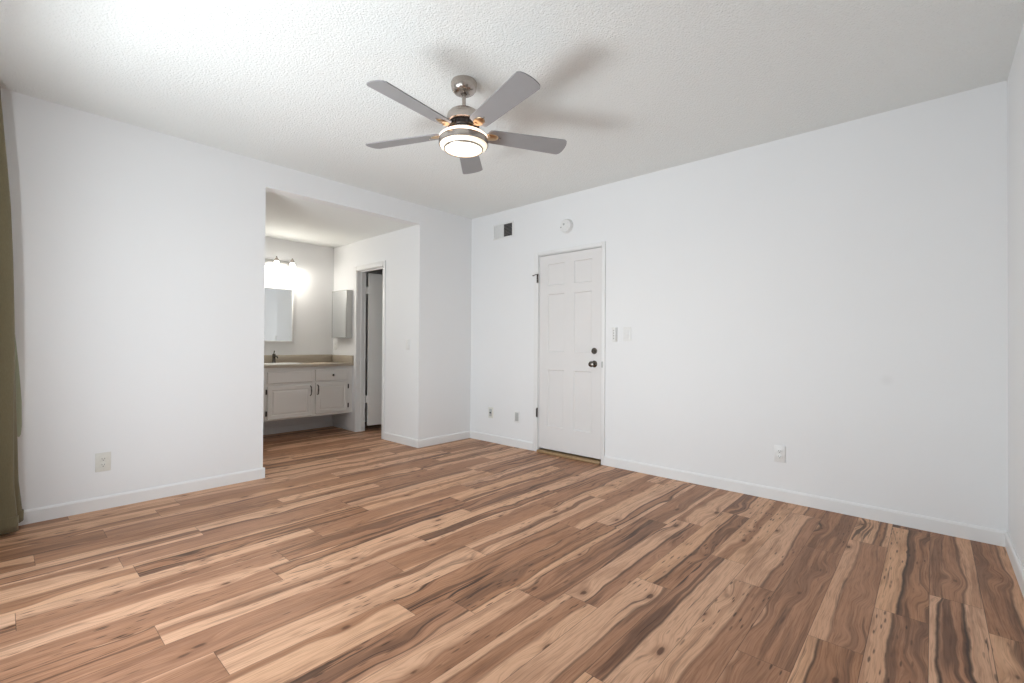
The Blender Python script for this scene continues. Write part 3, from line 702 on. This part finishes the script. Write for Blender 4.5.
def vfront(name, x0, x1, z0, z1, panel=True):
    # raised front built facing -Y, with a routed panel
    bm = B(); y1 = YF-0.0005; y0 = YF-0.019
    def P(x, y, z): return bm.verts.new((x-XA, y-YB, z-0.24))
    rings = []
    lv = [(0, y1), (0, y0+0.005), (0.005, y0)]
    if panel: lv += [(0.042, y0), (0.046, y0+0.006), (0.054, y0+0.006), (0.068, y0+0.001)]
    for off, y in lv: rings.append([P(x0+off, y, z0+off), P(x1-off, y, z0+off), P(x1-off, y, z1-off), P(x0+off, y, z1-off)])
    bm.faces.new(rings[0][::-1]); bm.faces.new(rings[-1])
    for a, b_ in zip(rings, rings[1:]):
        for k in range(4): bm.faces.new([a[k], a[(k+1) % 4], b_[(k+1) % 4], b_[k]])
    return obj(name, bm, 'cab', van)
def vhandle(par, x, z0, z1):
    bm = B(); y = YF-0.019
    pts = [(x-XA, y-YB, z0-0.24), (x-XA, y-0.022-YB, z0+0.010-0.24), (x-XA, y-0.028-YB, (z0+z1)/2-0.24), (x-XA, y-0.022-YB, z1-0.010-0.24), (x-XA, y-YB, z1-0.24)]
    tube(bm, pts, [0.0075, 0.0055, 0.0065, 0.0055, 0.0075], 12); h_ = obj('handle', bm, 'bronze', par, smooth=True); h_['label'] = 'dark metal bow handle'
def vhinge(par, x, z):
    bm = B(); box(bm, x-0.007-XA, x+0.007-XA, YF-0.020-YB, YF-0.001-YB, z-0.028-0.24, z+0.028-0.24, bev=0.002); h_ = obj('hinge', bm, 'hingeblk', par); h_['label'] = 'dark exposed hinge'
# fronts, seen pair and the hidden one by the far alcove wall
vfront('false_drawer_front', 1.993, 2.496, 0.655, 0.785, False)
dr = vfront('drawer', 2.531, 2.940, 0.660, 0.793, False)
bm = B(); lathe(bm, [(0, 0.026), (0.010, 0.025), (0.0145, 0.020), (0.012, 0.013), (0.006, 0.009), (0.006, 0.0)], 20, Matrix.Translation((2.742-XA, YF-0.019-YB, 0.724-0.24)) @ ry); kb = obj('knob', bm, 'bronze', dr, smooth=True); kb['label'] = 'dark round knob'
dA = vfront('door', 1.993, 2.488, 0.255, 0.624); vhandle(dA, 2.470, 0.495, 0.605); vhinge(dA, 1.984, 0.565); vhinge(dA, 1.984, 0.325)
dB = vfront('door', 2.533, 2.942, 0.268, 0.640); vhandle(dB, 2.556, 0.500, 0.612); vhinge(dB, 2.950, 0.575); vhinge(dB, 2.950, 0.336)
dC = vfront('door', 1.400, 1.940, 0.255, 0.624); vhandle(dC, 1.425, 0.495, 0.605)
vfront('false_drawer_front', 1.400, 1.940, 0.655, 0.785, False)

# countertop with an oval cut-out
SX, SY, SA, SB_ = 2.232, YB-0.275, 0.225, 0.165
CT0, CT1 = 0.832, 0.862
ct = thing('countertop', 'beige laminate vanity countertop with low backsplash', 'countertop', (XA, YB, CT0))
bm = B(); N = 64
x0, x1, y0, y1 = XA+0.002, XP-0.001, YF-0.030, YB-0.001
def rectpt(a):
    dx, dy = math.cos(a), math.sin(a); ts = []
    if dx > 1e-9: ts.append((x1-SX)/dx)
    if dx < -1e-9: ts.append((x0-SX)/dx)
    if dy > 1e-9: ts.append((y1-SY)/dy)
    if dy < -1e-9: ts.append((y0-SY)/dy)
    t_ = min(ts); return (SX+dx*t_, SY+dy*t_)
angs = sorted([2*math.pi*k/N for k in range(N)] + [math.atan2(yy-SY, xx-SX) % (2*math.pi) for xx in (x0, x1) for yy in (y0, y1)])
layers = []
for z in (CT0, CT1):
    inn = [bm.verts.new((SX+SA*math.cos(a)-XA, SY+SB_*math.sin(a)-YB, z-CT0)) for a in angs]
    out_ = [bm.verts.new((rectpt(a)[0]-XA, rectpt(a)[1]-YB, z-CT0)) for a in angs]
    layers.append((inn, out_))
n_ = len(angs)
for k in range(n_):
    k2 = (k+1) % n_
    (i0, o0), (i1, o1) = layers
    bm.faces.new([i1[k], o1[k], o1[k2], i1[k2]]); bm.faces.new([i0[k2], o0[k2], o0[k], i0[k]])
    bm.faces.new([o0[k], o0[k2], o1[k2], o1[k]]); bm.faces.new([i0[k2], i0[k], i1[k], i1[k2]])
obj('slab', bm, 'counter', ct)
bm = B(); box(bm, x0-XA, x1-0.019-XA, -0.020, -0.001, CT1-CT0+0.0003, 0.962-CT0, bev=0.002); obj('backsplash', bm, 'counter', ct, smooth=True)
bm = B(); box(bm, x1-0.019-XA, x1-XA, y0+0.004-YB, -0.001, CT1-CT0+0.0003, 0.958-CT0, bev=0.002); obj('sidesplash', bm, 'counter', ct, smooth=True)
# sink
sk = thing('sink', 'white oval drop-in basin set in the beige countertop', 'sink', (SX, SY, CT1))
bm = B(); pr = [(1.07, 0.0008), (1.06, 0.006), (1.02, 0.010), (0.97, 0.008), (0.94, 0.0), (0.90, -0.03), (0.80, -0.085), (0.60, -0.125), (0.30, -0.140), (0.10, -0.142), (0.10, -0.147), (0.32, -0.146), (0.64, -0.132), (0.86, -0.09), (0.95, -0.034), (0.965, -0.002), (1.07, 0.0008)]
lathe(bm, pr, 64, sx=SA, sy=SB_); obj('basin', bm, 'porcelain', sk, smooth=True)
bm = B(); lathe(bm, [(0, -0.139), (0.02, -0.139), (0.023, -0.1405)], 24); obj('drain', bm, 'bronze', sk, smooth=True)
# faucet
FYc2 = YB-0.072
fa = thing('faucet', 'dark bronze single-handle faucet behind the sink', 'faucet', (SX, FYc2, CT1))
bm = B(); lathe(bm, [(0, 0), (0.026, 0), (0.026, 0.005), (0.021, 0.010), (0.0175, 0.030), (0.017, 0.080), (0.019, 0.100), (0.018, 0.112), (0.010, 0.120), (0, 0.121)], 28); obj('body', bm, 'bronze', fa, smooth=True)
bm = B(); tube(bm, [(0, -0.010, 0.070), (0, -0.045, 0.088), (0, -0.080, 0.088), (0, -0.100, 0.078), (0, -0.106, 0.064)], [0.011, 0.0105, 0.010, 0.010, 0.0105], 14); obj('spout', bm, 'bronze', fa, smooth=True)
bm = B(); tube(bm, [(0, 0, 0.115), (0.003, 0.006, 0.132), (0.012, 0.016, 0.152)], [0.007, 0.006, 0.007], 10); obj('lever', bm, 'bronze', fa, smooth=True)

# mirror
mi = thing('wall_mirror', 'white-framed rectangular mirror above the vanity sink', 'mirror', (2.232, YB, 1.45))
bm = B(); hw_, z0_, z1_ = 0.255, -0.337, 0.345
for a, b_, c, d in ((-hw_, -hw_+0.022, z0_, z1_), (hw_-0.022, hw_, z0_, z1_), (-hw_+0.022, hw_-0.022, z1_-0.020, z1_), (-hw_+0.022, hw_-0.022, z0_, z0_+0.026)): box(bm, a, b_, -0.024, -0.001, c, d, bev=0.003)
obj('frame', bm, 'trim', mi, smooth=True)
bxo('mirror_glass', 'mirror', mi, -hw_+0.022, hw_-0.022, -0.012, -0.006, z0_+0.026, z1_-0.020)

# vanity light, three bell shades
vl = thing('vanity_light', 'three-bell lit vanity light fixture above the mirror', 'wall light', (2.232, YB, 2.10))
bm = B(); box(bm, -0.255, 0.255, -0.022, -0.001, -0.028, 0.028, bev=0.008); obj('backplate', bm, 'sheetmetal', vl, smooth=True)
for dx in (-0.185, 0.0, 0.185):
    bm = B(); tube(bm, [(dx, -0.020, 0.0), (dx, -0.060, 0.006), (dx, -0.100, 0.028), (dx, -0.122, 0.050), (dx, -0.125, 0.030)], 0.008, 12)
    lathe(bm, [(0, 0.050), (0.008, 0.046), (0.016, 0.034), (0.024, 0.020), (0.024, 0.004), (0, 0.004)], 24, Matrix.Translation((dx, -0.125, 0.0))); am = obj('arm', bm, 'nickel', vl, smooth=True)
    bm = B(); lathe(bm, [(0.0, 0.0035), (0.022, 0.003), (0.028, -0.015), (0.038, -0.050), (0.052, -0.080), (0.070, -0.100), (0.067, -0.101), (0.049, -0.080), (0.035, -0.050), (0.024, -0.016), (0.0, -0.004)], 36, Matrix.Translation((dx, -0.125, 0.0)))
    obj('shade', bm, 'vanityglow', vl, smooth=True)
    L = bpy.data.lights.new('vanity_bulb', 'POINT'); L.energy = 7.0; L.color = (1, 0.95, 0.86); L.shadow_soft_size = 0.04
    lo = bpy.data.objects.new('vanity_bulb', L); lo.location = (2.232+dx, YB-0.17, 2.10-0.15); COL.objects.link(lo)

# medicine cabinet on the side wall, faces -X
mc = thing('medicine_cabinet', 'shallow mirrored medicine cabinet with metal frame on alcove side wall', 'cabinet', (XP, 5.665, 1.485))
d_ = 0.085
bxo('case', 'sheetmetal', mc, -d_+0.012, -0.001, -0.188, 0.188, -0.305, 0.305)
bm = B()
for a, b_, c, d in ((-0.190, -0.180, -0.307, 0.307), (0.180, 0.190, -0.307, 0.307), (-0.180, 0.180, 0.297, 0.307), (-0.180, 0.180, -0.307, -0.297)): box(bm, -d_, -d_+0.0115, a, b_, c, d, bev=0.0015)
dd = obj('door', bm, 'sheetmetal', mc, smooth=True)
bxo('mirror_glass', 'mirror', dd, -d_+0.003, -d_+0.0105, -0.1797, 0.1797, -0.2967, 0.2967)
